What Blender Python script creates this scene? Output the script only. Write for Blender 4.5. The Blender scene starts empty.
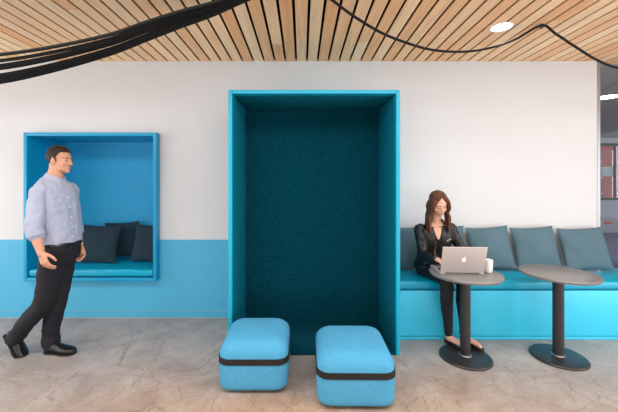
import bpy, bmesh, math, random
from mathutils import Vector, Matrix, noise
from mathutils.bvhtree import BVHTree

PI = math.pi
S = bpy.context.scene
C = S.collection
F, CX, CY, HC = 325.0, 302.0, 181.0, 1.5       # focal length in px, vanishing point, eye height


def P(px, py, Y):
    """A point of the room at depth Y, from where it is seen in the photograph."""
    return Vector(((px - CX) * Y / F, Y, HC - (py - CY) * Y / F))


# ------------------------------------------------------------------ materials
def srgb(r, g, b):
    f = lambda c: (c / 255) / 12.92 if c / 255 <= 0.04045 else ((c / 255 + 0.055) / 1.055) ** 2.4
    return (f(r), f(g), f(b), 1.0)


class N:
    def __init__(self, name):
        self.m = bpy.data.materials.new(name)
        self.m.use_nodes = True
        self.t = self.m.node_tree
        self.b = self.t.nodes['Principled BSDF']

    def node(self, kind, **kw):
        n = self.t.nodes.new(kind)
        for k, v in kw.items():
            if k in n.inputs:
                n.inputs[k].default_value = v
            else:
                setattr(n, k, v)
        return n

    def link(self, a, b):
        self.t.links.new(a, b)

    def coord(self, scale=(1, 1, 1), rot=(0, 0, 0)):
        tc = self.node('ShaderNodeTexCoord')
        mp = self.node('ShaderNodeMapping')
        mp.inputs['Scale'].default_value = scale
        mp.inputs['Rotation'].default_value = rot
        self.link(tc.outputs['Object'], mp.inputs['Vector'])
        return mp.outputs['Vector']

    def ramp(self, fac, stops):
        r = self.node('ShaderNodeValToRGB')
        e = r.color_ramp.elements
        while len(e) < len(stops):
            e.new(0.5)
        for i, (p, c) in enumerate(stops):
            e[i].position = p
            e[i].color = c
        self.link(fac, r.inputs['Fac'])
        return r.outputs['Color']

    def mix(self, fac, a, b, mode='MIX'):
        n = self.node('ShaderNodeMix', data_type='RGBA', blend_type=mode)
        for s, v in ((n.inputs[0], fac), (n.inputs[6], a), (n.inputs[7], b)):
            if hasattr(v, 'default_value'):
                self.link(v, s)
            else:
                s.default_value = v
        return n.outputs[2]

    def bump(self, height, strength=0.3, dist=0.01):
        n = self.node('ShaderNodeBump')
        n.inputs['Strength'].default_value = strength
        n.inputs['Distance'].default_value = dist
        self.link(height, n.inputs['Height'])
        self.link(n.outputs['Normal'], self.b.inputs['Normal'])


def mul(c, k):
    return (min(1, c[0] * k), min(1, c[1] * k), min(1, c[2] * k), 1)


def mat(name, col, rough=0.5, metal=0.0, var=0.06, scale=30, bump=0.0, spec=0.5, coat=0.0, sheen=0.0, bdist=0.002):
    n = N(name)
    nz = n.node('ShaderNodeTexNoise')
    nz.inputs['Scale'].default_value = scale
    nz.inputs['Detail'].default_value = 4
    n.link(n.coord(), nz.inputs['Vector'])
    n.link(n.ramp(nz.outputs['Fac'], [(0.3, mul(col, 1 - var)), (0.7, mul(col, 1 + var))]), n.b.inputs['Base Color'])
    n.b.inputs['Roughness'].default_value = rough
    n.b.inputs['Metallic'].default_value = metal
    n.b.inputs['Specular IOR Level'].default_value = spec
    if coat:
        n.b.inputs['Coat Weight'].default_value = coat
    if sheen:
        n.b.inputs['Sheen Weight'].default_value = sheen
        n.b.inputs['Sheen Roughness'].default_value = 0.5
    if bump:
        n.bump(nz.outputs['Fac'], bump, bdist)
    return n.m


def emit(name, col, strength):
    n = N(name)
    n.b.inputs['Base Color'].default_value = col
    n.b.inputs['Emission Color'].default_value = col
    n.b.inputs['Emission Strength'].default_value = strength
    return n.m


def woven(name, c1, c2, scale=420, rough=0.9, bump=0.4):
    """Ribbed woven cloth: two crossed wave textures."""
    n = N(name)
    co = n.coord()
    w1 = n.node('ShaderNodeTexWave', wave_type='BANDS', bands_direction='Z')
    w1.inputs['Scale'].default_value = scale / 6
    w1.inputs['Distortion'].default_value = 1.2
    w1.inputs['Detail'].default_value = 1
    w2 = n.node('ShaderNodeTexNoise')
    w2.inputs['Scale'].default_value = scale
    n.link(co, w1.inputs['Vector'])
    n.link(co, w2.inputs['Vector'])
    m = n.node('ShaderNodeMath', operation='MULTIPLY')
    n.link(w1.outputs['Fac'], m.inputs[0])
    n.link(w2.outputs['Fac'], m.inputs[1])
    n.link(n.ramp(m.outputs[0], [(0.1, c1), (0.6, c2)]), n.b.inputs['Base Color'])
    n.b.inputs['Roughness'].default_value = rough
    n.b.inputs['Specular IOR Level'].default_value = 0.2
    n.bump(m.outputs[0], bump, 0.004)
    return n.m


def felt(name, c1, c2, scale=90):
    n = N(name)
    co = n.coord()
    a = n.node('ShaderNodeTexNoise')
    a.inputs['Scale'].default_value = scale
    a.inputs['Detail'].default_value = 6
    n.link(co, a.inputs['Vector'])
    n.link(n.ramp(a.outputs['Fac'], [(0.35, c1), (0.65, c2)]), n.b.inputs['Base Color'])
    n.b.inputs['Roughness'].default_value = 1.0
    n.b.inputs['Specular IOR Level'].default_value = 0.1
    n.bump(a.outputs['Fac'], 0.5, 0.004)
    return n.m


def concrete():
    n = N('polished_concrete')
    co = n.coord()

    def nz(scale, detail=6, rough=0.6, dist=0.0):
        t = n.node('ShaderNodeTexNoise')
        t.inputs['Scale'].default_value = scale
        t.inputs['Detail'].default_value = detail
        t.inputs['Roughness'].default_value = rough
        t.inputs['Distortion'].default_value = dist
        n.link(co, t.inputs['Vector'])
        return t
    big, mid, fine = nz(0.9, 3), nz(3.5, 8, 0.65, 0.6), nz(38, 6, 0.7)
    grey = n.ramp(mid.outputs['Fac'], [(0.3, srgb(150, 140, 134)), (0.5, srgb(167, 158, 152)), (0.7, srgb(184, 176, 171))])
    tan = n.ramp(mid.outputs['Fac'], [(0.3, srgb(176, 126, 84)), (0.5, srgb(196, 150, 108)), (0.7, srgb(208, 176, 146))])
    # iron-brown staining of the slab on the near side
    sp = n.node('ShaderNodeSeparateXYZ')
    n.link(co, sp.inputs[0])
    mr = n.node('ShaderNodeMapRange')
    mr.inputs['From Min'].default_value = 2.75
    mr.inputs['From Max'].default_value = 1.95
    n.link(sp.outputs['Y'], mr.inputs['Value'])
    ad = n.node('ShaderNodeMath', operation='MULTIPLY')
    rg = n.ramp(big.outputs['Fac'], [(0.3, (0.35, 0.35, 0.35, 1)), (0.62, (1, 1, 1, 1))])
    n.link(mr.outputs[0], ad.inputs[0])
    n.link(rg, ad.inputs[1])
    xb = n.node('ShaderNodeMath', operation='ABSOLUTE')
    n.link(sp.outputs['X'], xb.inputs[0])
    xr = n.node('ShaderNodeMapRange')
    for k_, v_ in (('From Min', 1.7), ('From Max', 0.5), ('To Min', 0.3), ('To Max', 1.0)):
        xr.inputs[k_].default_value = v_
    n.link(xb.outputs[0], xr.inputs['Value'])
    a2 = n.node('ShaderNodeMath', operation='MULTIPLY')
    n.link(ad.outputs[0], a2.inputs[0])
    n.link(xr.outputs[0], a2.inputs[1])
    col = n.mix(a2.outputs[0], grey, tan)
    # hairline cracks
    dv = n.node('ShaderNodeVectorMath', operation='MULTIPLY_ADD')
    n.link(mid.outputs['Color'], dv.inputs[0])
    dv.inputs[1].default_value = (0.22, 0.22, 0)
    n.link(co, dv.inputs[2])
    cracks = []
    for sc, w in ((5.5, 0.02), (2.2, 0.007)):
        v = n.node('ShaderNodeTexVoronoi', feature='DISTANCE_TO_EDGE')
        v.inputs['Scale'].default_value = sc
        n.link(dv.outputs[0], v.inputs['Vector'])
        cracks.append(n.ramp(v.outputs['Distance'], [(0.0, (1, 1, 1, 1)), (w, (0, 0, 0, 1))]))
    mk = n.ramp(nz(1.7, 2).outputs['Fac'], [(0.44, (0, 0, 0, 1)), (0.6, (1, 1, 1, 1))])
    c1 = n.mix(1.0, cracks[0], mk, 'MULTIPLY')
    cr = n.mix(1.0, c1, cracks[1], 'ADD')
    crk = n.mix(1.0, cr, (0.5, 0.5, 0.5, 1), 'MULTIPLY')
    col = n.mix(crk, col, srgb(92, 72, 58))
    fn = n.ramp(fine.outputs['Fac'], [(0.3, (0.86, 0.86, 0.86, 1)), (0.7, (1.06, 1.06, 1.06, 1))])
    col = n.mix(1.0, col, fn, 'MULTIPLY')
    n.link(col, n.b.inputs['Base Color'])
    r = n.ramp(mid.outputs['Fac'], [(0.3, (0.3, 0.3, 0.3, 1)), (0.7, (0.5, 0.5, 0.5, 1))])
    n.link(r, n.b.inputs['Roughness'])
    n.b.inputs['Specular IOR Level'].default_value = 0.35
    n.bump(fine.outputs['Fac'], 0.06, 0.003)
    return n.m


def wood():
    n = N('maple_slats')
    g = n.node('ShaderNodeNewGeometry')
    a = n.ramp(g.outputs['Random Per Island'], [(0.0, srgb(238, 182, 130)), (0.3, srgb(250, 206, 160)), (0.6, srgb(254, 224, 186)), (1.0, srgb(244, 192, 142))])
    sh = n.node('ShaderNodeVectorMath', operation='MULTIPLY_ADD')
    tc = n.node('ShaderNodeTexCoord')
    cmb = n.node('ShaderNodeCombineXYZ')
    m = n.node('ShaderNodeMath', operation='MULTIPLY')
    m.inputs[1].default_value = 37.0
    n.link(g.outputs['Random Per Island'], m.inputs[0])
    n.link(m.outputs[0], cmb.inputs[1])
    n.link(tc.outputs['Object'], sh.inputs[0])
    sh.inputs[1].default_value = (26, 1.3, 26)
    n.link(cmb.outputs[0], sh.inputs[2])
    nz = n.node('ShaderNodeTexNoise')
    nz.inputs['Scale'].default_value = 1.4
    nz.inputs['Detail'].default_value = 6
    nz.inputs['Distortion'].default_value = 0.8
    n.link(sh.outputs[0], nz.inputs['Vector'])
    gr = n.ramp(nz.outputs['Fac'], [(0.3, (0.9, 0.86, 0.82, 1)), (0.62, (1.08, 1.08, 1.08, 1))])
    n.link(n.mix(1.0, a, gr, 'MULTIPLY'), n.b.inputs['Base Color'])
    n.b.inputs['Roughness'].default_value = 0.5
    n.b.inputs['Specular IOR Level'].default_value = 0.3
    return n.m


def hair_mat(name, c1, c2, c3):
    n = N(name)
    nz = n.node('ShaderNodeTexNoise')
    nz.inputs['Scale'].default_value = 10
    nz.inputs['Detail'].default_value = 5
    n.link(n.coord((9, 9, 0.6)), nz.inputs['Vector'])
    n.link(n.ramp(nz.outputs['Fac'], [(0.3, c1), (0.5, c2), (0.72, c3)]), n.b.inputs['Base Color'])
    n.b.inputs['Roughness'].default_value = 0.6
    n.b.inputs['Specular IOR Level'].default_value = 0.3
    n.bump(nz.outputs['Fac'], 0.5, 0.004)
    return n.m


def glass_mat():
    n = N('clear_glass')
    t = n.t
    tr = n.node('ShaderNodeBsdfTransparent')
    tr.inputs['Color'].default_value = (0.9, 0.93, 0.95, 1)
    gl = n.node('ShaderNodeBsdfGlossy')
    gl.inputs['Roughness'].default_value = 0.02
    fr = n.node('ShaderNodeFresnel')
    fr.inputs['IOR'].default_value = 1.35
    mx = n.node('ShaderNodeMixShader')
    n.link(fr.outputs[0], mx.inputs[0])
    n.link(tr.outputs[0], mx.inputs[1])
    n.link(gl.outputs[0], mx.inputs[2])
    n.link(mx.outputs[0], t.nodes['Material Output'].inputs['Surface'])
    return n.m


M = {
    'wall': mat('white_wall_paint', srgb(213, 213, 214), 0.7, var=0.012, scale=3),
    'blue_wall': mat('blue_wall_paint', srgb(74, 172, 208), 0.55, var=0.02, scale=3),
    'blue_frame': mat('blue_lacquer', srgb(0, 150, 195), 0.38, var=0.02, scale=4),
    'niche': mat('blue_niche_lining', srgb(14, 152, 202), 0.6, var=0.03, scale=6),
    'booth_edge': mat('teal_edge_lacquer', srgb(10, 165, 195), 0.4, var=0.02, scale=4),
    'booth_felt': felt('teal_felt', srgb(0, 50, 64), srgb(0, 72, 86)),
    'booth_felt_lit': felt('teal_felt_lit', srgb(0, 92, 112), srgb(0, 112, 132)),  # the booth's teal felt lightened, side-window light put into its colour
    'bench_panel': mat('cyan_panel_paint', srgb(58, 204, 240), 0.42, var=0.02, scale=4),
    'bench_seat': mat('cyan_vinyl', srgb(0, 160, 192), 0.3, var=0.04, scale=8, bump=0.15, bdist=0.01),
    'pouf': felt('sky_blue_upholstery', srgb(70, 150, 188), srgb(92, 170, 208), 220),
    'band': mat('dark_brown_webbing', srgb(25, 19, 18), 0.8, var=0.15, scale=120, bump=0.3),
    'pillow': woven('slate_teal_weave', srgb(54, 82, 94), srgb(128, 158, 170)),
    'pillow_shaded': woven('slate_teal_weave_shaded', srgb(24, 42, 52), srgb(52, 76, 88)),  # the pillow weave darkened, shade of the niche put into its colour
    'table': mat('dark_grey_laminate', srgb(122, 118, 116), 0.3, var=0.05, scale=60, spec=0.6),
    'table_metal': mat('black_powder_coat', srgb(44, 42, 43), 0.38, var=0.08, scale=200, bump=0.06),
    'steel': mat('brushed_steel', srgb(160, 158, 160), 0.4, 1.0, var=0.04, scale=80),
    'alu': mat('laptop_aluminium', srgb(200, 192, 188), 0.42, 0.55, var=0.02, scale=60),
    'black_plastic': mat('black_plastic', srgb(22, 22, 24), 0.5),
    'white_plastic': mat('white_plastic', srgb(245, 245, 245), 0.4, var=0.01),
    'ceramic': mat('white_ceramic', srgb(238, 234, 230), 0.25, var=0.01),
    'cable': mat('black_cable_sleeve', srgb(14, 14, 15), 0.7, var=0.2, scale=200, spec=0.3),
    'concrete': concrete(),
    'wood': wood(),
    'black_gap': mat('black_acoustic_backing', srgb(12, 10, 9), 0.95, spec=0.1),
    'glass': glass_mat(),
    'grey_ceiling': mat('grey_soffit', srgb(176, 176, 178), 0.8, var=0.03, scale=2),
    'grey_wall': mat('grey_far_wall', srgb(170, 170, 176), 0.7, var=0.03, scale=2),
    'carpet': mat('slate_carpet', srgb(104, 106, 130), 0.95, var=0.12, scale=4),
    'dark': mat('dark_outside_cladding', srgb(52, 50, 54), 0.7, var=0.2, scale=6),
    'red': mat('red_column_paint', srgb(236, 62, 36), 0.5, var=0.04, scale=5),
    'white': mat('white_trim_paint', srgb(232, 232, 232), 0.5, var=0.02),
    'lamp': emit('downlight_diffuser', (1, 0.97, 0.92, 1), 6.0),
    'skin_m': mat('skin_tan', srgb(206, 150, 122), 0.5, var=0.05, scale=30),
    'skin_f': mat('skin_fair', srgb(222, 170, 144), 0.48, var=0.05, scale=30),
    'lips': mat('lips_rose', srgb(190, 112, 102), 0.45, var=0.05),
    'lips_m': mat('lips_tan', srgb(176, 108, 92), 0.5, var=0.05),
    'eye': mat('eye_white', srgb(188, 180, 174), 0.2, var=0.02),
    'iris': mat('iris_brown', srgb(50, 34, 26), 0.2, var=0.1),
    'shirt': mat('pale_blue_grey_cotton', srgb(164, 169, 188), 0.85, var=0.05, scale=14, bump=0.2, bdist=0.01),
    'shirt_in': mat('white_cotton', srgb(232, 230, 232), 0.85, var=0.02),
    'trousers': mat('black_trouser_cloth', srgb(17, 17, 24), 0.85, var=0.15, scale=20, bump=0.2, bdist=0.01),
    'denim_black': mat('black_stretch_denim', srgb(17, 17, 24), 0.8, var=0.15, scale=40),
    'leather': mat('black_leather', srgb(24, 23, 24), 0.42, var=0.2, scale=26, bump=0.35, bdist=0.008),
    'shoe': mat('black_shoe_leather', srgb(22, 20, 20), 0.32, var=0.1, scale=30),
    'sole': mat('dark_rubber_sole', srgb(30, 25, 22), 0.7),
    'hair_m': hair_mat('dark_brown_hair', srgb(26, 17, 14), srgb(44, 29, 22), srgb(68, 46, 34)),
    'hair_f': hair_mat('auburn_hair', srgb(52, 29, 20), srgb(88, 50, 31), srgb(138, 84, 50)),
    'zip': mat('zip_metal', srgb(200, 180, 150), 0.3, 0.9),
    'top_dark': mat('black_jersey', srgb(16, 16, 18), 0.9),
}


# ------------------------------------------------------------------ objects
def tag(o, label=None, cat=None, group=None, kind=None):
    if label: o['label'] = label
    if cat: o['category'] = cat
    if group: o['group'] = group
    if kind: o['kind'] = kind
    return o


def thing(name, label, cat, loc=(0, 0, 0), group=None):
    o = bpy.data.objects.new(name, None)
    o.empty_display_size = 0.1
    C.objects.link(o)
    o.location = loc
    return tag(o, label, cat, group)


def wloc(o):
    v = Vector((0, 0, 0))
    while o is not None:
        v = v + o.location
        o = o.parent
    return v


def obj(name, bm, m, parent=None, smooth=False, loc=None):
    """Link a bmesh (in world coordinates) as one mesh object; under a parent it is moved into the parent's space."""
    me = bpy.data.meshes.new(name)
    off = wloc(parent) if parent else (Vector(loc) if loc else Vector((0, 0, 0)))
    if off.length:
        bmesh.ops.translate(bm, verts=bm.verts[:], vec=-off)
    bmesh.ops.recalc_face_normals(bm, faces=bm.faces[:])
    bm.to_mesh(me)
    bm.free()
    for x in (m if isinstance(m, (list, tuple)) else [m]):
        me.materials.append(x)
    if smooth:
        for p in me.polygons:
            p.use_smooth = True
        if smooth is not True:
            me.set_sharp_from_angle(angle=math.radians(smooth))
    o = bpy.data.objects.new(name, me)
    C.objects.link(o)
    if parent: o.parent = parent
    elif loc: o.location = loc
    return o


def box(bm, x0, x1, y0, y1, z0, z1, bev=0.0, seg=2, mi=0):
    vs = [bm.verts.new((x, y, z)) for z in (z0, z1) for y in (y0, y1) for x in (x0, x1)]
    fs = [bm.faces.new([vs[i] for i in q]) for q in ((0, 2, 3, 1), (4, 5, 7, 6), (0, 1, 5, 4), (2, 6, 7, 3), (0, 4, 6, 2), (1, 3, 7, 5))]
    for f in fs: f.material_index = mi
    if bev:
        es = list({e for f in fs for e in f.edges})
        bmesh.ops.bevel(bm, geom=es, offset=bev, segments=seg, affect='EDGES', profile=0.6)
    return bm


def NB():
    return bmesh.new()


def rings(bm, rr, cap0=True, cap1=True, closed=True):
    """Skin a list of equal-length rings of points."""
    vv = [[bm.verts.new(p) for p in r] for r in rr]
    n = len(vv[0])
    for a, b in zip(vv, vv[1:]):
        for i in range(n if closed else n - 1):
            j = (i + 1) % n
            bm.faces.new((a[i], a[j], b[j], b[i]))
    if cap0: bm.faces.new(vv[0][::-1])
    if cap1: bm.faces.new(vv[-1])
    return vv


def lathe(bm, c, prof, n=48):
    """prof: (radius, z) pairs about the vertical axis through c."""
    rr = [[(c[0] + max(r, 1e-4) * math.cos(2 * PI * i / n), c[1] + max(r, 1e-4) * math.sin(2 * PI * i / n), z) for i in range(n)] for r, z in prof]
    rings(bm, rr)
    return bm


def catmull(pts, k=6):
    """Interpolate tuples (any length) smoothly."""
    P_ = [tuple(p) for p in pts]
    out = []
    for i in range(len(P_) - 1):
        p0 = P_[i - 1] if i else tuple(2 * a - b for a, b in zip(P_[0], P_[1]))
        p1, p2 = P_[i], P_[i + 1]
        p3 = P_[i + 2] if i + 2 < len(P_) else tuple(2 * a - b for a, b in zip(P_[-1], P_[-2]))
        for j in range(k):
            t = j / k
            out.append(tuple(0.5 * (2 * b + (c - a) * t + (2 * a - 5 * b + 4 * c - d) * t * t + (3 * b - a - 3 * c + d) * t ** 3)
                             for a, b, c, d in zip(p0, p1, p2, p3)))
    out.append(P_[-1])
    return out


def tube(bm, pts, n=12, caps=True, flat=1.0, round_ends=False):
    """pts: (x, y, z, radius). Rings carried along with a transported frame."""
    V = [Vector(p[:3]) for p in pts]
    R = [p[3] for p in pts]
    T = [(V[min(i + 1, len(V) - 1)] - V[max(i - 1, 0)]).normalized() for i in range(len(V))]
    u = T[0].orthogonal().normalized()
    rr = []
    for i in range(len(V)):
        u = (u - T[i] * u.dot(T[i])).normalized()
        w = T[i].cross(u)
        ring = lambda c, r: [tuple(c + (u * math.cos(2 * PI * k / n) + w * flat * math.sin(2 * PI * k / n)) * r) for k in range(n)]
        if i == 0 and round_ends:
            for a in (75, 50, 25):
                rr.append(ring(V[0] - T[0] * R[0] * math.sin(math.radians(a)), R[0] * math.cos(math.radians(a))))
        rr.append(ring(V[i], R[i]))
        if i == len(V) - 1 and round_ends:
            for a in (25, 50, 75):
                rr.append(ring(V[i] + T[i] * R[i] * math.sin(math.radians(a)), R[i] * math.cos(math.radians(a))))
    rings(bm, rr, caps, caps)
    return bm


def limb(bm, pts, k=6, n=14, flat=1.0):
    return tube(bm, catmull(pts, k), n, True, flat, True)


def ell(bm, c, r, rot=None, seg=20):
    m = Matrix.Translation(Vector(c)) @ (rot.to_4x4() if rot else Matrix.Identity(4)) @ Matrix.Diagonal((r[0], r[1], r[2], 1))
    bmesh.ops.create_uvsphere(bm, u_segments=seg, v_segments=max(8, seg // 2), radius=1, matrix=m)
    return bm


def remesh(bm, voxel, smooth_iter=4, fac=0.5, wrinkle=None):
    """Fuse overlapping closed shapes into one continuous surface."""
    me = bpy.data.meshes.new('tmp')
    bmesh.ops.recalc_face_normals(bm, faces=bm.faces[:])
    bm.to_mesh(me)
    bm.free()
    o = bpy.data.objects.new('tmp', me)
    C.objects.link(o)
    md = o.modifiers.new('r', 'REMESH')
    md.mode = 'VOXEL'
    md.voxel_size = voxel
    if smooth_iter:
        sm = o.modifiers.new('s', 'SMOOTH')
        sm.iterations = smooth_iter
        sm.factor = fac
    dg = bpy.context.evaluated_depsgraph_get()
    dg.update()
    m2 = bpy.data.meshes.new_from_object(o.evaluated_get(dg))
    out = bmesh.new()
    out.from_mesh(m2)
    bpy.data.objects.remove(o)
    bpy.data.meshes.remove(me)
    bpy.data.meshes.remove(m2)
    if wrinkle:
        out.normal_update()
        for v in out.verts:
            v.co += v.normal * wrinkle(v.co)
    return out


def dup(root, loc, label, group=None, rotz=None):
    r = root.copy()
    C.objects.link(r)
    r.location = loc
    r['label'] = label
    if group: r['group'] = group
    if rotz is not None: r.rotation_euler = (0, 0, rotz)
    for ch in list(root.children):
        c = ch.copy()
        C.objects.link(c)
        c.parent = r
        for g in list(ch.children):
            d = g.copy()
            C.objects.link(d)
            d.parent = c
    return r


def struct(name, bm, m, parent=None, smooth=False):
    o = obj(name, bm, m, parent, smooth)
    if parent is None: tag(o, kind='structure')
    return o


# ------------------------------------------------------------------ setting
WY = 3.56           # face of the long wall
CZ = 2.811          # underside of the slats
XE = 3.231          # where the wall ends at the right
NX0, NX1, NZ0, NZ1, NYF, NYB = -2.977, -1.555, 0.427, 2.019, 3.47, 4.04
BX0, BX1, BZ, BYF = -0.635, 0.844, 2.284, 2.79

b = NB()
box(b, -8, 12.5, -7, 9.4, -0.1, 0)
struct('floor', b, M['concrete'])
b = NB()
box(b, XE + 0.06, 12.5, 3.75, 9.39, 0.0005, 0.006)
struct('floor_far', b, M['carpet'])

# slatted ceiling: real slats under a black backing, boards butted at random lengths
rnd = random.Random(5)
b = NB()
pitch, gap = 0.1169, 0.0225
x = 0.0537 - 70 * pitch
while x < 8.2:
    y = -6.0 - rnd.random() * 2
    while y < 3.69:
        y2 = min(y + rnd.uniform(1.8, 3.6), 3.69)
        if 3.69 - y2 < 0.5: y2 = 3.69
        box(b, x + gap / 2, x + pitch - gap / 2, y, y2 - 0.0015, CZ, CZ + 0.012)
        y = y2
    x += pitch
box(b, -8.3, 8.4, -8, 3.69, CZ + 0.03, CZ + 0.09, mi=1)
struct('ceiling', b, [M['wood'], M['black_gap']])
b = NB()
box(b, XE, 12.5, 3.692, 9.4, CZ - 0.01, CZ + 0.1)
struct('ceiling_far', b, M['grey_ceiling'])

# the long wall: white above, blue wainscot below, an opening for the niche
b = NB()
o_ = 0.02
wl, wt = -8.0, 0.16
box(b, wl, NX0 + o_, WY, WY + wt, 0, CZ + 0.03)
box(b, NX1 - o_, XE, WY, WY + wt, 0, CZ + 0.03)
box(b, NX0 + o_, NX1 - o_, WY, WY + wt, 0, NZ0 + o_)
box(b, NX0 + o_, NX1 - o_, WY, WY + wt, NZ1 - o_, CZ + 0.03)
struct('wall_back', b, M['wall'])
b = NB()
wz = 0.858
yy = WY - 0.006
box(b, wl, NX0 + o_, yy, WY, 0.082, wz)
box(b, NX1 - o_, BX0 + 0.01, yy, WY, 0.082, wz)
box(b, NX0 + o_, NX1 - o_, yy, WY, 0.082, NZ0 + o_)
struct('trim_1', b, M['blue_wall'])
b = NB()
box(b, wl, BX0 + 0.01, yy, WY, 0.007, 0.076, 0.001)
struct('baseboard_left', b, M['blue_wall'])
b = NB()
box(b, XE, XE + 0.035, WY - 0.004, WY + wt, 0, CZ, 0.002)
struct('trim_2', b, M['steel'])

# glazed screen beyond the wall's end
w1 = struct('window_1', box(NB(), XE + 0.037, XE + 0.06, 3.6, 3.66, 0, CZ - 0.012, 0.002), M['black_plastic'])
b = NB()
box(b, XE + 0.062, 9.5, 3.624, 3.636, 0.02, CZ - 0.02)
obj('pane', b, M['glass'], w1)

# far room seen through the glass
FW = 9.4
b = NB()
fx0, fx1, fz0, fz1 = 8.62, 11.5, 0.95, 2.58
box(b, XE + 0.2, fx0, FW, FW + 0.15, 0, CZ)
box(b, fx1, 12.5, FW, FW + 0.15, 0, CZ)
box(b, fx0, fx1, FW, FW + 0.15, 0, fz0)
box(b, fx0, fx1, FW, FW + 0.15, fz1, CZ)
struct('wall_far', b, M['grey_wall'])
b = NB()
for z0, z1 in ((fz0, fz0 + 0.06), (fz1 - 0.06, fz1)):
    box(b, fx0, fx1, FW - 0.02, FW + 0.1, z0, z1)
for xx in (fx0, fx0 + 0.45, fx0 + 0.9, fx0 + 1.6, fx0 + 2.3):
    box(b, xx, xx + 0.05, FW + 0.02, FW + 0.08, fz0, fz1)
w2 = struct('window_2', b, M['dark'])
b = NB()
box(b, fx0, fx1, FW + 0.04, FW + 0.05, fz0, fz1)
obj('pane', b, M['glass'], w2)
b = NB()
box(b, XE + 0.2, 12.4, FW - 0.06, FW, fz1 + 0.02, fz1 + 0.16)
struct('trim_3', b, M['white'])
b = NB()
box(b, 8.75, 8.96, FW - 0.02, FW, 0.27, 0.32)
struct('trim_4', b, M['red'])
t = thing('painted_column', 'red round column with a white band seen through the glass at the far right', 'column', (9.5, 10.1, 0))
b = NB(); lathe(b, (9.5, 10.1), [(0.125, 0), (0.125, 2.9)], 32); obj('shaft', b, M['red'], t, 40)
b = NB(); lathe(b, (9.5, 10.1), [(0.15, 1.64), (0.16, 1.66), (0.16, 1.92), (0.15, 1.94)], 32); obj('band', b, M['white'], t, 40)
b = NB(); lathe(b, (9.5, 10.1), [(0.19, 2.45), (0.19, 2.6)], 32); obj('collar', b, M['red'], t, 40)
b = NB()
box(b, 7, 13.5, 11.2, 11.3, -0.1, 3.2)
for k in range(9):
    box(b, 9.6 + k * 0.3, 9.62 + k * 0.3, 11.16, 11.2, 0, 3.2, mi=1)
for k in range(5):
    box(b, 9.6, 13.4, 11.16, 11.2, 0.5 + k * 0.55, 0.53 + k * 0.55, mi=1)
struct('wall_outside', b, [M['dark'], M['white']])
b = NB(); box(b, 7, 13.5, 9.56, 11.2, -0.1, 0); struct('ground_outside', b, M['carpet'])

# downlights
def downlight(name, label, px, py, r, z):
    Y = (z - HC) * F / (CY - py)
    c = P(px, py, Y)
    t = thing(name, label, 'light', (c.x, c.y, z))
    bb = NB(); lathe(bb, c, [(r, z - 0.001), (r + 0.012, z - 0.004), (r + 0.014, z - 0.001), (r + 0.012, z + 0.004), (r, z + 0.006)], 40)
    obj('trim_ring', bb, M['white'], t, 40)
    bb = NB(); lathe(bb, c, [(r - 0.001, z - 0.002), (r - 0.001, z + 0.004)], 40)
    obj('diffuser', bb, M['lamp'], t)
    return c

d1 = downlight('ceiling_light', 'round recessed white downlight lit among the maple ceiling slats', 501.5, 27.2, 0.077, CZ)
d2 = downlight('ceiling_light', 'small bright ceiling light in the grey far room behind glass', 608, 97, 0.15, CZ - 0.01)

# ------------------------------------------------------------------ tall booth
t = thing('alcove_booth', 'tall open-fronted teal booth lined with dark felt standing against the white wall', 'booth', ((BX0 + BX1) / 2, BYF, 0))
th = 0.034
BYB = WY - 0.008
def board(name, x0, x1, z0, z1, y1=BYB):
    bb = NB(); box(bb, x0, x1, BYF, y1, z0, z1, 0.006, 3)
    return obj(name, bb, M['booth_edge'], t, 40)
sl = board('side_panel', BX0, BX0 + th, 0.001, BZ)
sr = board('side_panel', BX1 - th, BX1, 0.001, BZ)
tp = board('top_panel', BX0 + th, BX1 - th, BZ - th, BZ)
ib = 3.405
q = 0.012
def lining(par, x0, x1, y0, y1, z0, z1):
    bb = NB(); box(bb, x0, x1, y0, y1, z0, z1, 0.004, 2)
    return obj('felt_lining', bb, M['booth_felt_lit'], par, 40)
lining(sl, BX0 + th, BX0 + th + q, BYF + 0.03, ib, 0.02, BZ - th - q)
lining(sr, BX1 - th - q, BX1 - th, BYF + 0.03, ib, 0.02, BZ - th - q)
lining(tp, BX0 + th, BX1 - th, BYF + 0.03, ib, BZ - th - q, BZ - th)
bb = NB(); box(bb, BX0 + th, BX1 - th, ib, ib + 0.03, 0.02, BZ - th); obj('back_panel', bb, M['booth_felt'], t)
bb = NB(); box(bb, BX0 + th, BX1 - th, BYF + 0.004, ib, 0.001, 0.02, 0.004); obj('floor_panel', bb, M['booth_felt'], t, 40)

# ------------------------------------------------------------------ wall niche
t = thing('seating_niche', 'square blue-framed seating niche set into the wall behind the walking person', 'niche', ((NX0 + NX1) / 2, NYF, NZ0))
tf = 0.037
fr = None
for nm, x0, x1, z0, z1 in (('side_panel', NX0, NX0 + tf, NZ0, NZ1), ('side_panel', NX1 - tf, NX1, NZ0, NZ1),
                           ('top_panel', NX0 + tf, NX1 - tf, NZ1 - tf, NZ1), ('bottom_panel', NX0 + tf, NX1 - tf, NZ0, NZ0 + tf)):
    bb = NB(); box(bb, x0, x1, NYF, WY - 0.0065, z0, z1, 0.005, 3); 
    ox = 0.021 if nm == 'side_panel' else 0
    # jamb behind the wall face, inside the opening
    xa, xb = (x0 + ox, x1) if x0 == NX0 else ((x0, x1 - ox) if x1 == NX1 else (x0, x1))
    za, zb = (z0, z1)
    if nm == 'top_panel': zb = z1 - 0.021
    elif nm == 'bottom_panel': za = z0 + 0.021
    else: za, zb = NZ0 + 0.021, NZ1 - 0.021
    box(bb, xa, xb, WY - 0.0065, NYB, za, zb)
    obj(nm, bb, M['blue_frame'], t, 40)
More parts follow.
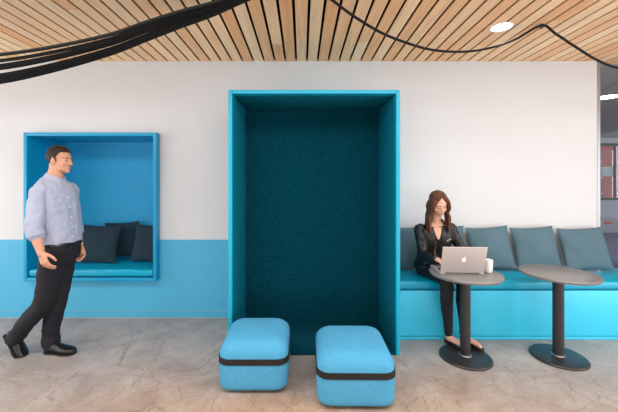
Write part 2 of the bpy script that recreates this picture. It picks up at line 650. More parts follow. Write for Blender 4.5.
bb = NB(); box(bb, NX0 + 0.021, NX1 - 0.021, NYB, NYB + 0.03, NZ0 + 0.021, NZ1 - 0.021); obj('back_panel', bb, M['niche'], t)


def seat_pad(bm, x0, x1, y0, y1, z0, z1, r=0.03, amp=0.006, nx=40, ny=10, seed=0):
    """Upholstered slab: rounded edges, slightly crowned and puckered top."""
    W, D, H = x1 - x0, y1 - y0, z1 - z0
    box(bm, x0, x1, y0, y1, z0, z1)
    es = bm.edges[:]
    bmesh.ops.bevel(bm, geom=es, offset=r, segments=4, affect='EDGES', profile=0.5)
    for ax, n, a0, l in ((0, nx, x0 + r, W - 2 * r), (1, ny, y0 + r, D - 2 * r)):
        for i in range(1, n):
            co = [0, 0, 0]; no = [0, 0, 0]
            co[ax] = a0 + l * i / n; no[ax] = 1
            bmesh.ops.bisect_plane(bm, geom=bm.verts[:] + bm.edges[:] + bm.faces[:], plane_co=co, plane_no=no)
    for v in bm.verts:
        k = (v.co.z - z0) / H
        u = (v.co.x - x0) / W * 2 - 1
        w = (v.co.y - y0) / D * 2 - 1
        v.co.z += k * (0.012 * (1 - u ** 4) * (1 - w * w) + amp * noise.noise(Vector((v.co.x * 9, v.co.y * 9, seed))))
        v.co.y -= (w < -0.9) * amp * 0.7 * noise.noise(Vector((v.co.x * 14, v.co.z * 9, seed + 3)))
    return bm


NS = 0.548
bb = NB(); seat_pad(bb, NX0 + tf + 0.006, NX1 - tf - 0.006, NYF + 0.012, NYB - 0.006, NZ0 + tf + 0.008, NS, 0.022)
obj('seat_cushion', bb, M['bench_seat'], t, 60)
bb = NB(); box(bb, NX0 + tf + 0.03, NX1 - tf - 0.03, NYF + 0.05, NYB - 0.05, NZ0 + tf, NZ0 + tf + 0.008); obj('cushion_base', bb, M['black_plastic'], t)

# ------------------------------------------------------------------ bench
GX0, GX1, GY, GS = BX1 + 0.004, 3.95, 3.066, 0.55
t = thing('bench', 'long built-in cyan upholstered bench running along the wall right of the tall booth', 'bench', ((GX0 + GX1) / 2, GY, 0))
bb = NB(); box(bb, GX0, GX1, GY, WY - 0.008, 0.038, 0.464, 0.003); obj('base', bb, M['bench_panel'], t, 40)
bb = NB(); box(bb, GX0, GX1, GY + 0.004, WY - 0.01, 0.001, 0.03, 0.002); obj('plinth', bb, M['bench_panel'], t, 40)
bb = NB(); box(bb, GX0 + 0.02, GX1 - 0.02, GY + 0.03, WY - 0.03, 0.028, 0.04); box(bb, GX0 + 0.02, GX1 - 0.02, GY + 0.03, WY - 0.03, 0.46, 0.476); obj('reveal', bb, M['black_plastic'], t)
bb = NB(); seat_pad(bb, GX0 + 0.002, GX1, GY - 0.004, WY - 0.01, 0.472, GS, 0.022, 0.003, 60, 8, 7)
obj('seat_cushion', bb, M['bench_seat'], t, 60)


# ------------------------------------------------------------------ poufs
def rrect(w, d, r, z, n=8):
    pts = []
    for cx, cy, a0 in ((w / 2 - r, d / 2 - r, 0), (-w / 2 + r, d / 2 - r, 90), (-w / 2 + r, -d / 2 + r, 180), (w / 2 - r, -d / 2 + r, 270)):
        for i in range(n + 1):
            a = math.radians(a0 + 90 * i / n)
            pts.append((cx + r * math.cos(a), cy + r * math.sin(a), z))
    return pts


def pouf(c, w, d, h, label, rz=0.0):
    t = thing('pouf', label, 'pouf', (c[0], c[1], 0), 'sky-blue poufs with dark bands')
    rot = Matrix.Rotation(rz, 3, 'Z')
    place = lambda pts: [tuple(rot @ Vector(p) + Vector((c[0], c[1], 0))) for p in pts]
    rv, rt, rb = 0.085, 0.105, 0.04
    rr = []
    def ins(z):                                  # slight barrel of the sides
        return 0.010 * ((z / h - 0.45) / 0.5) ** 2
    for i in range(7):
        a = math.radians(90 * i / 6)
        e = rb * (1 - math.sin(a)); z = 0.012 + rb * (1 - math.cos(a)); e += ins(z)
        rr.append(place(rrect(w - 2 * e, d - 2 * e, rv - e * 0.4, z)))
    for i in range(1, 8):
        z = 0.012 + rb + (h - rt - rb - 0.012) * i / 8; e = ins(z)
        rr.append(place(rrect(w - 2 * e, d - 2 * e, rv - e * 0.4, z)))
    for i in range(10):
        a = math.radians(90 * i / 9)
        z = h - rt + rt * math.sin(a); e = rt * (1 - math.cos(a)) + ins(h - rt)
        rr.append(place(rrect(w - 2 * e, d - 2 * e, max(rv - e * 0.25, 0.03), z)))
    for k in (0.75, 0.45, 0.15):
        ww, dd = w - 2 * rt, d - 2 * rt
        rr.append(place(rrect(ww * k, dd * k, 0.03 * k, h + 0.012 * (1 - k * k))))
    bb = NB(); rings(bb, rr); obj('cushion', bb, M['pouf'], t, True)
    zb0, zb1 = 0.206, 0.250
    bb = NB(); qs = []
    for z, k in ((zb0, -0.004), (zb0 + 0.002, 0.005), (zb1 - 0.002, 0.005), (zb1, -0.004)):
        e = ins(z) - k
        qs.append(place(rrect(w - 2 * e, d - 2 * e, rv - e * 0.4, z)))
    rings(bb, qs, False, False); obj('strap', bb, M['band'], t, 50)
    for sx in (-1, 1):
        for sy in (-1, 1):
            p = rot @ Vector((sx * (w / 2 - 0.1), sy * (d / 2 - 0.1), 0)) + Vector((c[0], c[1], 0))
            bb = NB(); lathe(bb, p, [(0.025, 0.0005), (0.028, 0.004), (0.028, 0.02)], 16); obj('foot', bb, M['black_plastic'], t, 40)
    return t


pouf((-0.347, 2.528), 0.50, 0.505, 0.365, 'sky-blue pouf on the left, in front of the booth and farther from the camera', 0.0)
pouf((0.364, 2.378), 0.525, 0.53, 0.362, 'sky-blue pouf on the right, nearer the camera than its twin', -0.012)


# ------------------------------------------------------------------ café tables
TZ, TY = 0.725, 2.765
def cafe_table(x, y, label):
    t = thing('cafe_table', label, 'table', (x, y, 0), 'round dark pedestal tables')
    c = (x, y)
    R = 0.286
    bb = NB(); lathe(bb, c, [(R - 0.02, TZ - 0.028), (R - 0.006, TZ - 0.026), (R, TZ - 0.018), (R + 0.001, TZ - 0.009), (R - 0.004, TZ - 0.002), (R - 0.012, TZ)], 96)
    obj('tabletop', bb, M['table'], t, 40)
    bb = NB(); lathe(bb, c, [(0.12, TZ - 0.036), (0.12, TZ - 0.028)], 32); lathe(bb, c, [(0.06, TZ - 0.05), (0.075, TZ - 0.036)], 32)
    obj('mounting_plate', bb, M['table_metal'], t, 40)
    bb = NB(); lathe(bb, c, [(0.041, 0.02), (0.041, TZ - 0.036)], 40); obj('column', bb, M['table_metal'], t, 40)
    bb = NB(); lathe(bb, c, [(0.05, 0.02), (0.052, 0.026), (0.047, 0.032), (0.042, 0.033)], 40); obj('collar', bb, M['steel'], t, 40)
    bb = NB(); lathe(bb, c, [(0.2, 0.0005), (0.207, 0.004), (0.207, 0.011), (0.201, 0.018), (0.19, 0.0215), (0.05, 0.023)], 96)
    obj('base', bb, M['table_metal'], t, 30)
    return t


T1X, T2X = 1.389, 2.18
cafe_table(T1X, TY, 'round dark pedestal table holding the open laptop and white mug')
cafe_table(T2X, TY, 'empty round dark pedestal table at the right, in front of the bench')

# ------------------------------------------------------------------ laptop
HL, HR = Vector((1.149, 2.700, TZ)), Vector((1.503, 2.684, TZ))
xa = (HR - HL).normalized(); ya = Vector((0, 0, 1)).cross(xa).normalized()   # ya points away from the camera, to the sitter
W_, D_ = 0.356, 0.243
org = HL
t = thing('laptop', 'open silver laptop on the round table, its lid back turned to the camera', 'laptop', tuple((HL + HR) / 2 + ya * 0.12))
def frame_box(bm, o, ax, ay, az, a0, a1, b0, b1, c0, c1, bev=0.0):
    k = NB(); box(k, a0, a1, b0, b1, c0, c1, bev, 3)
    for v in k.verts: v.co = o + ax * v.co.x + ay * v.co.y + az * v.co.z
    me = bpy.data.meshes.new('k'); k.to_mesh(me); k.free(); bm.from_mesh(me); bpy.data.meshes.remove(me)
    return bm
up = Vector((0, 0, 1))
bb = frame_box(NB(), org, xa, ya, up, 0, W_, 0, D_, 0.002, 0.017, 0.004); base = obj('base', bb, M['alu'], t, 40)
bb = frame_box(NB(), org, xa, ya, up, 0.02, W_ - 0.02, 0.02, 0.125, 0.0165, 0.0178); keyb = obj('keyboard', bb, M['black_plastic'], base)
bb = frame_box(NB(), org, xa, ya, up, 0.12, W_ - 0.12, 0.14, 0.225, 0.0165, 0.0174, 0); obj('trackpad', bb, M['alu'], base)
for sx in (0.03, W_ - 0.03):
    for sy in (0.03, D_ - 0.03):
        p = org + xa * sx + ya * sy
        bb = NB(); lathe(bb, p, [(0.008, TZ + 0.0003), (0.008, TZ + 0.0025)], 12); obj('rubber_foot', bb, M['black_plastic'], base)
tilt = math.radians(14)
la = (up * math.cos(tilt) - ya * math.sin(tilt)).normalized()         # up along the lid, leaning to the camera
ln = la.cross(xa).normalized()                                        # lid normal, towards the sitter
lo = org + up * 0.014 + ya * 0.006
bb = frame_box(NB(), lo, xa, ln, la, 0, W_, -0.0075, 0.0, 0.0, 0.233, 0.0035); lid = obj('lid', bb, M['alu'], t, 40)
bb = frame_box(NB(), lo, xa, ln, la, 0.01, W_ - 0.01, 0.0, 0.0008, 0.014, 0.23); obj('screen', bb, M['black_plastic'], lid)
bb = NB(); tube(bb, [tuple(org + xa * a + up * 0.013 + ya * 0.004) + (0.007,) for a in (0.04, W_ - 0.04)], 12); obj('hinge', bb, M['black_plastic'], t, True)
# the bitten-fruit emblem on the lid
bb = NB()
def emblem(bm, pts):
    lo_c = lo + xa * (W_ / 2) + la * 0.122
    a = [bm.verts.new(lo_c + xa * p[0] + la * p[1] - ln * 0.0072) for p in pts]
    c = [bm.verts.new(lo_c + xa * p[0] + la * p[1] - ln * 0.0085) for p in pts]
    bm.faces.new(a); bm.faces.new(c[::-1])
    for i in range(len(a)): bm.faces.new((a[i - 1], a[i], c[i], c[i - 1]))
pts = []
for i in range(64):
    a = 2 * PI * i / 64
    r = 0.0175
    r *= 1 - 0.16 * math.exp(-((a - PI / 2) / 0.35) ** 2) - 0.08 * math.exp(-((a - 3 * PI / 2) / 0.3) ** 2)
    p = Vector((math.cos(a) * r * 0.98, math.sin(a) * r * 1.02 - 0.002))
    bc, br = Vector((0.0205, 0.002)), 0.0085
    dv = p - bc
    if dv.length < br: p = bc + dv.normalized() * br if dv.x < 0 else bc + Vector((-abs(dv.x), dv.y)).normalized() * br
    pts.append(p)
emblem(bb, pts)
lf = []
for i in range(16):
    s = i / 8
    w = (1 - s) if s <= 1 else (s - 1)
    lf.append(Vector((0.0, 0.0)))
lf = []
for i in range(9):
    s = i / 8; lf.append((0.001 + 0.008 * s - 0.004 * math.sin(PI * s), 0.0165 + 0.0105 * s + 0.002 * math.sin(PI * s)))
for i in range(1, 8):
    s = 1 - i / 8; lf.append((0.001 + 0.008 * s + 0.004 * math.sin(PI * s), 0.0165 + 0.0105 * s - 0.002 * math.sin(PI * s)))
emblem(bb, [Vector(p) for p in lf])
obj('emblem', bb, M['white_plastic'], lid)

# mug
mc = (1.577, 2.752)
t = thing('mug', 'white ceramic mug standing on the table just behind the laptop', 'mug', (mc[0], mc[1], TZ))
bb = NB(); z = TZ + 0.0008
lathe(bb, mc, [(0.024, z), (0.029, z + 0.004), (0.0335, z + 0.03), (0.035, z + 0.07), (0.035, z + 0.106), (0.034, z + 0.11), (0.032, z + 0.107), (0.031, z + 0.04), (0.024, z + 0.008)], 40)
obj('cup', bb, M['ceramic'], t, 50)
bb = NB()
tube(bb, catmull([(mc[0] + 0.006, mc[1] + 0.031, z + 0.09, 0.005), (mc[0] + 0.01, mc[1] + 0.062, z + 0.086, 0.005), (mc[0] + 0.012, mc[1] + 0.07, z + 0.058, 0.005), (mc[0] + 0.009, mc[1] + 0.058, z + 0.033, 0.005), (mc[0] + 0.006, mc[1] + 0.029, z + 0.03, 0.005)]), 10)
obj('handle', bb, M['ceramic'], t, True)


# ------------------------------------------------------------------ pillows
def pillow_bm(w, h, th, seed, dent=0.0):
    bm = NB()
    n = 26
    def pt(i, j, s):
        u, v = 2 * i / n - 1, 2 * j / n - 1
        u = math.sin(u * PI / 2); v = math.sin(v * PI / 2)
        ex = 1 - 0.07 * (1 - v ** 2) * abs(u) ** 3           # edges drawn in between pointed corners
        ez = 1 - 0.07 * (1 - u ** 2) * abs(v) ** 3
        prof = (max(0, 1 - u ** 2) ** 0.55) * (max(0, 1 - v ** 2) ** 0.55)
        k = th / 2 * prof * (1 + 0.22 * noise.noise(Vector((u * 1.6, v * 1.6, seed * 7.3 + s))))
        k *= 1 - dent * math.exp(-((u + 0.75) ** 2 * 6 + (v + 0.2) ** 2 * 8)) if s < 0 else 1
        k += th * 0.06 * prof * noise.noise(Vector((u * 5, v * 5, seed + 11 * s)))
        sag = -0.018 * (1 - v) * (1 - u * u) * 0
        return Vector((u * w / 2 * ex, s * max(k, 0.0), v * h / 2 * ez + sag))
    g = {}
    for s in (-1, 1):
        for i in range(n + 1):
            for j in range(n + 1):
                edge = i in (0, n) or j in (0, n)
                if edge and s == 1:
                    g[s, i, j] = g[-1, i, j]
                else:
                    g[s, i, j] = bm.verts.new(pt(i, j, s))
        for i in range(n):
            for j in range(n):
                q = [g[s, i, j], g[s, i + 1, j], g[s, i + 1, j + 1], g[s, i, j + 1]]
                bm.faces.new(q if s < 0 else q[::-1])
    return bm


def pillow(seat, px, py, Y, w, h, thk, lean, label, group, seed, m, roll=0.0, yaw=0.0, dent=0.0):
    c = P(px, py, Y)
    bm = pillow_bm(w, h, thk, seed, dent)
    o = obj('throw_pillow', bm, m, None, True)
    tag(o, label, 'pillow', group)
    o.rotation_euler = (Matrix.Rotation(yaw, 3, 'Z') @ Matrix.Rotation(-lean, 3, 'X') @ Matrix.Rotation(roll, 3, 'Y')).to_euler()
    zmin = min((o.rotation_euler.to_matrix() @ v.co).z for v in o.data.vertices)
    o.location = (c.x, c.y, seat - zmin)
    return o


GB = 'slate-teal pillows along the bench'
def rad(a): return math.radians(a)
def pb(x, y, *a, **k):
    return pillow(GS + 0.013, CX + x * F / y, 249.5, y, *a, **k)
pb(1.078, 3.475, 0.43, 0.445, 0.10, rad(8), 'slate-teal pillow between the tall booth and the seated woman', GB, 1, M['pillow'], rad(-1))
pb(1.525, 3.475, 0.43, 0.46, 0.10, rad(8), 'slate-teal pillow mostly hidden behind the seated woman and her laptop', GB, 2, M['pillow'], rad(1))
pb(1.985, 3.43, 0.455, 0.45, 0.17, rad(14), 'slate-teal pillow right behind the laptop and white mug', GB, 3, M['pillow'], rad(-3.5), dent=0.2)
pb(2.465, 3.43, 0.465, 0.45, 0.17, rad(14), 'slate-teal pillow second from the right end of the bench', GB, 4, M['pillow'], rad(-3), dent=0.3)
pb(2.975, 3.42, 0.49, 0.45, 0.17, rad(17), 'slate-teal pillow at the right end, beside the glass', GB, 5, M['pillow'], rad(-2.0), dent=0.6)
GN = 'dark pillows in the wall niche'
def pn(*a, **k):
    return pillow(NS + 0.016, *a, **k)
pn(99.5, 243.5, 3.75, 0.44, 0.44, 0.13, rad(20), 'dark pillow nearest the walking person, leaning in front in the niche', GN, 6, M['pillow_shaded'], rad(2), rad(4))
pn(122, 240.5, 3.945, 0.42, 0.43, 0.10, rad(6), 'dark pillow in the middle of the three in the niche', GN, 7, M['pillow_shaded'], rad(-3))
pn(148, 240.5, 3.79, 0.355, 0.43, 0.11, rad(14), 'dark pillow in the niche corner, partly cut off by the right frame', GN, 8, M['pillow_shaded'], rad(2), rad(-4))

# ------------------------------------------------------------------ cables
def cable(name, pts, r, label, group=None, rr=None):
    bb = NB(); tube(bb, [p + (r,) for p in catmull([tuple(p) for p in pts], 10)], 8)
    o = obj(name, bb, M['cable'], None, True)
    return tag(o, label, 'cable', group)


order = ['topmost strand of the black cable bundle swooping under the ceiling at upper left', 'second black strand from the top of the cable bundle', 'third black strand from the top of the cable bundle',
         'fourth black strand from the top of the cable bundle', 'fifth black strand from the top of the cable bundle', 'sixth black strand from the top of the cable bundle',
         'seventh black strand from the top, second lowest of the cable bundle', 'lowest strand of the black cable bundle, dipping over the white wall']
ts = [0.0, 0.23, 0.41, 0.52, 0.76, 0.86, 0.95, 1.04]
rc = random.Random(3)
for i, tt in enumerate(ts):
    dy = (i - 3.5) * 0.034
    lerp = lambda a, c: a + (c - a) * tt
    ctl = [(296 + i * 0.7, -21.5, 2.12), (272, lerp(-15, -9), 2.14), (245, lerp(-7, 0.5), 2.16), (212, lerp(3, 15), 2.18), (180, lerp(11.5, 26.5), 2.2), (145, lerp(22.5, 40), 2.2),
           (110, lerp(34.5, 53.5), 2.2), (55, lerp(46.5, 69.5), 2.2), (0, lerp(54.5, 81.5), 2.2), (-60, lerp(58, 88), 2.2), (-120, lerp(56, 87), 2.2), (-190, lerp(44, 74), 2.2), (-270, lerp(18, 40), 2.2), (-350, -11, 2.2)]
    pts = [P(a, c, Y + dy) for a, c, Y in ctl]
    pts[0].z = CZ; pts[-1].z = CZ
    cable('hanging_cable', pts, 0.0115, order[i], 'cables sagging in a bundle under the ceiling')
hk = P(541.5, 25, 2.72); hk.z = CZ
pts = [P(a, c, Y) for a, c, Y in ((306, -19, 2.13), (320, -8.5, 2.2), (334, 1.5, 2.27), (352, 15, 2.34), (378, 31, 2.44), (400, 40.5, 2.5), (430, 49.5, 2.58), (462, 51.8, 2.64), (490, 48, 2.68), (515, 39.5, 2.7), (541.5, 25.5, 2.715),
                                    (556, 34, 2.73), (575, 46.5, 2.76), (597, 60, 2.8), (618, 68, 2.84), (650, 74, 2.88), (690, 70, 2.9), (730, 55, 2.92), (775, 33, 2.92))]
sc_ = cable('draped_cable', pts, 0.0098, 'single black cable draped over a hook across the right-hand ceiling slats')
bb = NB(); tube(bb, catmull([(hk.x, hk.y, CZ + 0.004, 0.004), (hk.x, hk.y, CZ - 0.01, 0.004), (hk.x + 0.012, hk.y, CZ - 0.026, 0.004), (hk.x, hk.y, CZ - 0.034, 0.004), (hk.x - 0.014, hk.y, CZ - 0.026, 0.004)]), 8)
lathe(bb, hk, [(0.012, CZ - 0.006), (0.014, CZ)], 16)
obj('hook', bb, M['table_metal'], sc_, True)

# ------------------------------------------------------------------ people
class Frame:
    """Local axes: f forward, l the person's left, u up."""
    def __init__(self, o, yaw, pitch=0.0, roll=0.0):
        self.o = Vector(o)
        R = Matrix.Rotation(yaw, 3, 'Z') @ Matrix.Rotation(pitch, 3, 'Y') @ Matrix.Rotation(roll, 3, 'X')
        self.R = R
        self.f, self.l, self.u = R @ Vector((1, 0, 0)), R @ Vector((0, 1, 0)), R @ Vector((0, 0, 1))

    def __call__(self, f, l, u):
        return self.o + self.f * f + self.l * l + self.u * u


def head(bm, H, k=1.0, male=True):
    nk_ = 1.0 if male else 0.82
    E = lambda c, r, rot=None: ell(bm, H(*[x * k for x in c]), [x * k for x in r], H.R @ rot if rot else H.R)
    E((-0.014, 0, 0.036), (0.096, 0.075, 0.081))
    E((0.026, 0, -0.022), (0.063, 0.061, 0.088))
    E((0.028, 0, -0.072), (0.054, 0.05 if male else 0.043, 0.036))
    E((0.066, 0, -0.094), (0.022, 0.024 if male else 0.018, 0.018))
    E((0.066, 0, 0.026), (0.022, 0.05, 0.014))
    for s in (-1, 1):
        E((0.05, s * 0.032, -0.032), (0.03, 0.026, 0.03))
        E((-0.006, s * 0.074, -0.012), (0.019, 0.008, 0.032), Matrix.Rotation(-s * 0.3, 3, 'Z'))
        E((0.094, s * 0.011 * nk_, -0.037), (0.011 * nk_, 0.009 * nk_, 0.008 * nk_))
        E((0.0765 if male else 0.073, s * 0.031, 0.002), (0.009, 0.015, 0.008))
    limb(bm, [tuple(H(0.082 * k, 0, 0.012 * k)) + (0.008 * k * nk_,), tuple(H(0.093 * k, 0, -0.01 * k)) + (0.009 * k * nk_,), tuple(H(0.103 * k, 0, -0.03 * k)) + (0.0115 * k * nk_,)], 4, 12)
    E((0.084, 0, -0.06), (0.012, 0.023, 0.007))
    E((0.082, 0, -0.071), (0.012, 0.02, 0.008))


def face_bits(H, body, k, parent, hairm, lipm, down=False):
    for s in (-1, 1):
        if down:
            bb = NB(); ps = []
            for i in range(7):
                a, z = 0.018 + 0.028 * i / 6, -0.003 - 0.005 * math.sin(PI * i / 6)
                hit = body.ray_cast(H(0.2 * k, s * a * k, z * k), -H.f)
                q = hit[0] if hit[0] else H(0.08 * k, s * a * k, z * k)
                ps.append(tuple(q + H.f * 0.0006) + (0.0014 * k,))
            tube(bb, ps, 8, True, 1.0, True); obj('eyelash', bb, M['iris'], parent, True)
        bb = NB(); ell(bb, H((0.0765 if not down else 0.074) * k, s * 0.0315 * k, 0.0), [0.0112 * k, 0.0115 * k, 0.004 * k if not down else 0.003 * k], H.R, 16)
        e = obj('eye', bb, M['eye'] if not down else M['iris'], parent, True)
        if not down:
            bb = NB(); ell(bb, H(0.0875 * k, s * 0.0305 * k, 0.0), [0.0022 * k, 0.006 * k, 0.005 * k], H.R, 12); obj('iris', bb, M['iris'], e, True)
        bb = NB()
        ps = []
        for a, z in ((0.014, 0.017), (0.022, 0.022), (0.034, 0.0235), (0.046, 0.02)):
            o = H(0.2 * k, s * a * k, z * k)
            hit = body.ray_cast(o, -H.f)
            q = hit[0] if hit[0] else H(0.08 * k, s * a * k, z * k)
            ps.append(tuple(q + H.f * 0.001) + (0.0026 * k,))
        tube(bb, catmull(ps, 4), 8, True, 1.0, True); obj('eyebrow', bb, hairm, parent, True)
    bb = NB()
    for z, w, r in ((-0.0605, 0.022, 0.0042), (-0.0685, 0.018, 0.005)):
        ps = []
        for i in range(7):
            a = (i / 6 * 2 - 1) * w
            o = H(0.2 * k, a * k, (z + 0.002 * abs(a / w)) * k)
            hit = body.ray_cast(o, -H.f)
            q = hit[0] if hit[0] else H(0.085 * k, a * k, z * k)
            ps.append(tuple(q - H.f * 0.0012) + (r * k * (1 - 0.7 * (a / w) ** 2),))
        tube(bb, ps, 8, True, 1.0, True)
    obj('lips', bb, lipm, parent, True)


def hand(bm, wrist, d, n, thumb, k=1.0, curl=0.35, spread=0.06):
    """wrist, finger direction d, palm normal n (the way the palm faces), thumb side; unequal, bent fingers."""
    d = Vector(d).normalized()
    n = (Vector(n) - d * Vector(n).dot(d)).normalized()
    s = d.cross(n)
    if s.dot(Vector(thumb)) < 0: s = -s
    w = Vector(wrist)
    limb(bm, [tuple(w - d * 0.02 * k) + (0.026 * k,), tuple(w + d * 0.012 * k) + (0.026 * k,)], 2)
    for i, (off, L) in enumerate(((0.031, 0.072), (0.0105, 0.081), (-0.0105, 0.075), (-0.031, 0.058))):
        kn = w + (d * (0.092 - 0.006 * abs(i - 1)) + s * off) * k
        a = w + (d * 0.012 + s * off * 0.55) * k
        limb(bm, [tuple(a) + (0.0145 * k,), tuple((a + kn) / 2) + (0.0135 * k,), tuple(kn) + (0.0115 * k,)], 3, 12)
        p, ang = kn, curl * (0.8 + 0.14 * i)
        fd = (d + s * spread * (1.5 - i)).normalized()
        chain = [tuple(p) + (0.0102 * k,)]
        for seg, (fr, rad_) in enumerate(((0.45, 0.0093), (0.3, 0.0085), (0.25, 0.0072))):
            dr = fd * math.cos(ang) + n * math.sin(ang)
            p = p + dr * L * fr * k
            chain.append(tuple(p) + (rad_ * k,))
            ang += curl * (1.1 if seg == 0 else 0.7)
        tube(bm, chain, 12, True, 1.0, True)
    b0 = w + (d * 0.02 + s * 0.02 + n * 0.006) * k
    b1 = b0 + (d * 0.6 + s * 0.65 + n * 0.35).normalized() * 0.042 * k
    b2 = b1 + (d * 0.85 + s * 0.35 + n * 0.4).normalized() * 0.034 * k
    b3 = b2 + (d * 0.95 + s * 0.05 + n * 0.3).normalized() * 0.024 * k
    tube(bm, [tuple(b0) + (0.016 * k,), tuple(b1) + (0.0118 * k,), tuple(b2) + (0.0105 * k,), tuple(b3) + (0.0082 * k,)], 12, True, 1.0, True)


def loft(bm, secs, n=40, k=6):
    """secs: (x, y, z, half width across, half depth, yaw, lean of the section plane about the side axis)."""
    rr = []
    for s in catmull(secs, k):
        R = Matrix.Rotation(s[5], 3, 'Z') @ Matrix.Rotation(s[6], 3, 'Y')
        ring = []
        for i in range(n):
            a = 2 * PI * i / n
            ca, sa = math.cos(a), math.sin(a)
            ring.append(tuple(Vector(s[:3]) + R @ Vector((abs(ca) ** 0.85 * math.copysign(1, ca) * s[4], abs(sa) ** 0.85 * math.copysign(1, sa) * s[3], 0))))
        rr.append(ring)
    rings(bm, rr)
    return bm


def bvh_of(o):
    off = wloc(o)
    return BVHTree.FromPolygons([v.co + off for v in o.data.vertices], [tuple(p.vertices) for p in o.data.polygons])


def patch(bvh, H, fn, ns, nt, thick, fstart=0.5, lift=0.0):
    """A strip of cloth laid on a surface: fn(s,t) gives (l,u) in frame H, dropped on along -f."""
    bm = NB()
    top, bot = {}, {}
    for i in range(ns + 1):
        for j in range(nt + 1):
            l, u = fn(i / ns, j / nt)
            o = H(fstart, l, u)
            hit = bvh.ray_cast(o, -H.f)
            q = hit[0] if hit[0] is not None else H(0.05, l, u)
            top[i, j] = bm.verts.new(q + H.f * (thick + lift * (i / ns)))
            bot[i, j] = bm.verts.new(q - H.f * 0.004)
    for i in range(ns):
        for j in range(nt):
            bm.faces.new((top[i, j], top[i + 1, j], top[i + 1, j + 1], top[i, j + 1]))
            bm.faces.new((bot[i, j + 1], bot[i + 1, j + 1], bot[i + 1, j], bot[i, j]))
    for i in range(ns):
        bm.faces.new((top[i, 0], bot[i, 0], bot[i + 1, 0], top[i + 1, 0])); bm.faces.new((top[i + 1, nt], bot[i + 1, nt], bot[i, nt], top[i, nt]))
    for j in range(nt):
        bm.faces.new((top[0, j + 1], bot[0, j + 1], bot[0, j], top[0, j])); bm.faces.new((top[ns, j], bot[ns, j], bot[ns, j + 1], top[ns, j + 1]))
    return bm


def shoe(parent, heel, toe, z0, k, m, pitch=0.0, open_top=False, sole_h=0.012):
    """heel/toe: ground points. Built flat along the foot, then pitched about the toe (heel lifts)."""
    heel, toe = Vector(heel), Vector(toe)
    d = (toe - heel); L = d.length; d.normalize()
    s = Vector((0, 0, 1)).cross(d)
    u = Vector((0, 0, 1))
    R = Matrix.Rotation(pitch, 3, s)
    piv = toe - d * 0.05
    W = lambda f, l, z: piv + R @ (heel + d * f * L + s * l + u * z - piv)
    prof = [(0.0, 0.02, 0.050), (0.03, 0.030, 0.064), (0.12, 0.035, 0.070), (0.25, 0.0355, 0.072), (0.38, 0.036, 0.068), (0.5, 0.040, 0.058), (0.65, 0.046, 0.047), (0.8, 0.045, 0.041), (0.92, 0.035, 0.034), (0.98, 0.02, 0.026), (1.0, 0.008, 0.018)]
    bb = NB(); rr = []
    for f, w, h in catmull(prof, 3):
        w *= k
        hh = h * k * (0.72 if open_top else 1.0)
        ring = []
        for i in range(20):
            a = 2 * PI * i / 20
            ca, sa = math.cos(a), math.sin(a)
            zz = sole_h + hh * (0.5 + 0.5 * math.copysign(abs(sa) ** 0.7, sa))
            ring.append(tuple(W(f, w * math.copysign(abs(ca) ** 0.75, ca) * (1 - 0.25 * max(0, sa)), z0 + zz)))
        rr.append(ring)
    rings(bb, rr)
    o = obj('shoe', bb, m, parent, 60)
    bb = NB(); rr = []
    out = [(f, w * k * 1.06) for f, w, h in catmull(prof, 3)]
    ring = [(f, w) for f, w in out] + [(f, -w) for f, w in out[::-1]]
    rings(bb, [[tuple(W(f, l, z0 + 0.0005)) for f, l in ring], [tuple(W(f, l, z0 + sole_h + 0.002)) for f, l in ring]])
    obj('sole', bb, M['sole'], o)
    return o, W, L


def wrk(a, f, seed, fz=1.0):
    return lambda co: a * noise.noise(Vector((co.x * f, co.y * f, co.z * f * fz + seed))) + a * 0.5 * noise.noise(Vector((co.x * f * 2.3 + seed, co.y * f * 2.3, co.z * f * 2.3 * fz)))


def T4(p, r): return tuple(p) + (r,)


# ---- walking man -------------------------------------------------
MY = 2.83
man = thing('person', 'man in pale blue shirt and black trousers walking past the blue niche', 'person', (P(50, 350, MY).x, MY, 0))
ay = rad(-8)                                 # chest turned between his walking direction and the camera
tf_ = lambda px, py, Y=MY: P(px, py, Y)
Hm = Frame(tf_(60.3, 160.2), rad(-3), rad(2))
pel = tf_(60, 246)
shR, shL = tf_(40, 190, 2.68), tf_(70.5, 188.5, 2.98)
elR, wrR = tf_(34, 228, 2.60), tf_(41, 252.5, 2.58)
elL, wrL = tf_(74.5, 225, 3.03), tf_(80, 245, 2.99)
hipR, hipL = tf_(55.5, 250, 2.75), tf_(65, 250, 2.91)
knR, anR = tf_(42, 302, 2.76), tf_(15.5, 337.5, 2.79)
knL, anL = tf_(57, 300, 2.87), tf_(51, 341, 2.86)
bm = NB()
head(bm, Hm, 0.98, True)
nk = tf_(54.5, 179)
limb(bm, [T4(Hm(-0.025, 0, -0.045), 0.058), T4(Hm(-0.03, 0, -0.09), 0.058), T4(nk, 0.066)], 4)
TO = lambda px, py, w, dp, yaw=ay, lean=0.0, Y=MY: tuple(tf_(px, py, Y)) + (w, dp, yaw, lean)
loft(bm, [TO(56, 184, 0.08, 0.06), TO(56.5, 190, 0.155, 0.085), TO(57.5, 200, 0.16, 0.105), TO(58.5, 220, 0.145, 0.105), TO(59.5, 236, 0.135, 0.1), TO(60, 248, 0.14, 0.1), TO(60, 256, 0.12, 0.09)])
limb(bm, [T4(shR, 0.045), T4((shR + elR) / 2, 0.04), T4(elR, 0.04), T4((elR * 2 + wrR) / 3, 0.042), T4(wrR, 0.027)])
limb(bm, [T4(shL, 0.045), T4((shL + elL) / 2, 0.04), T4(elL, 0.04), T4((elL * 2 + wrL) / 3, 0.042), T4(wrL, 0.027)])
hand(bm, wrR, tf_(47, 270, 2.57) - wrR, (0.35, 0.9, 0), (0.9, -0.45, 0), 1.03, 0.42)
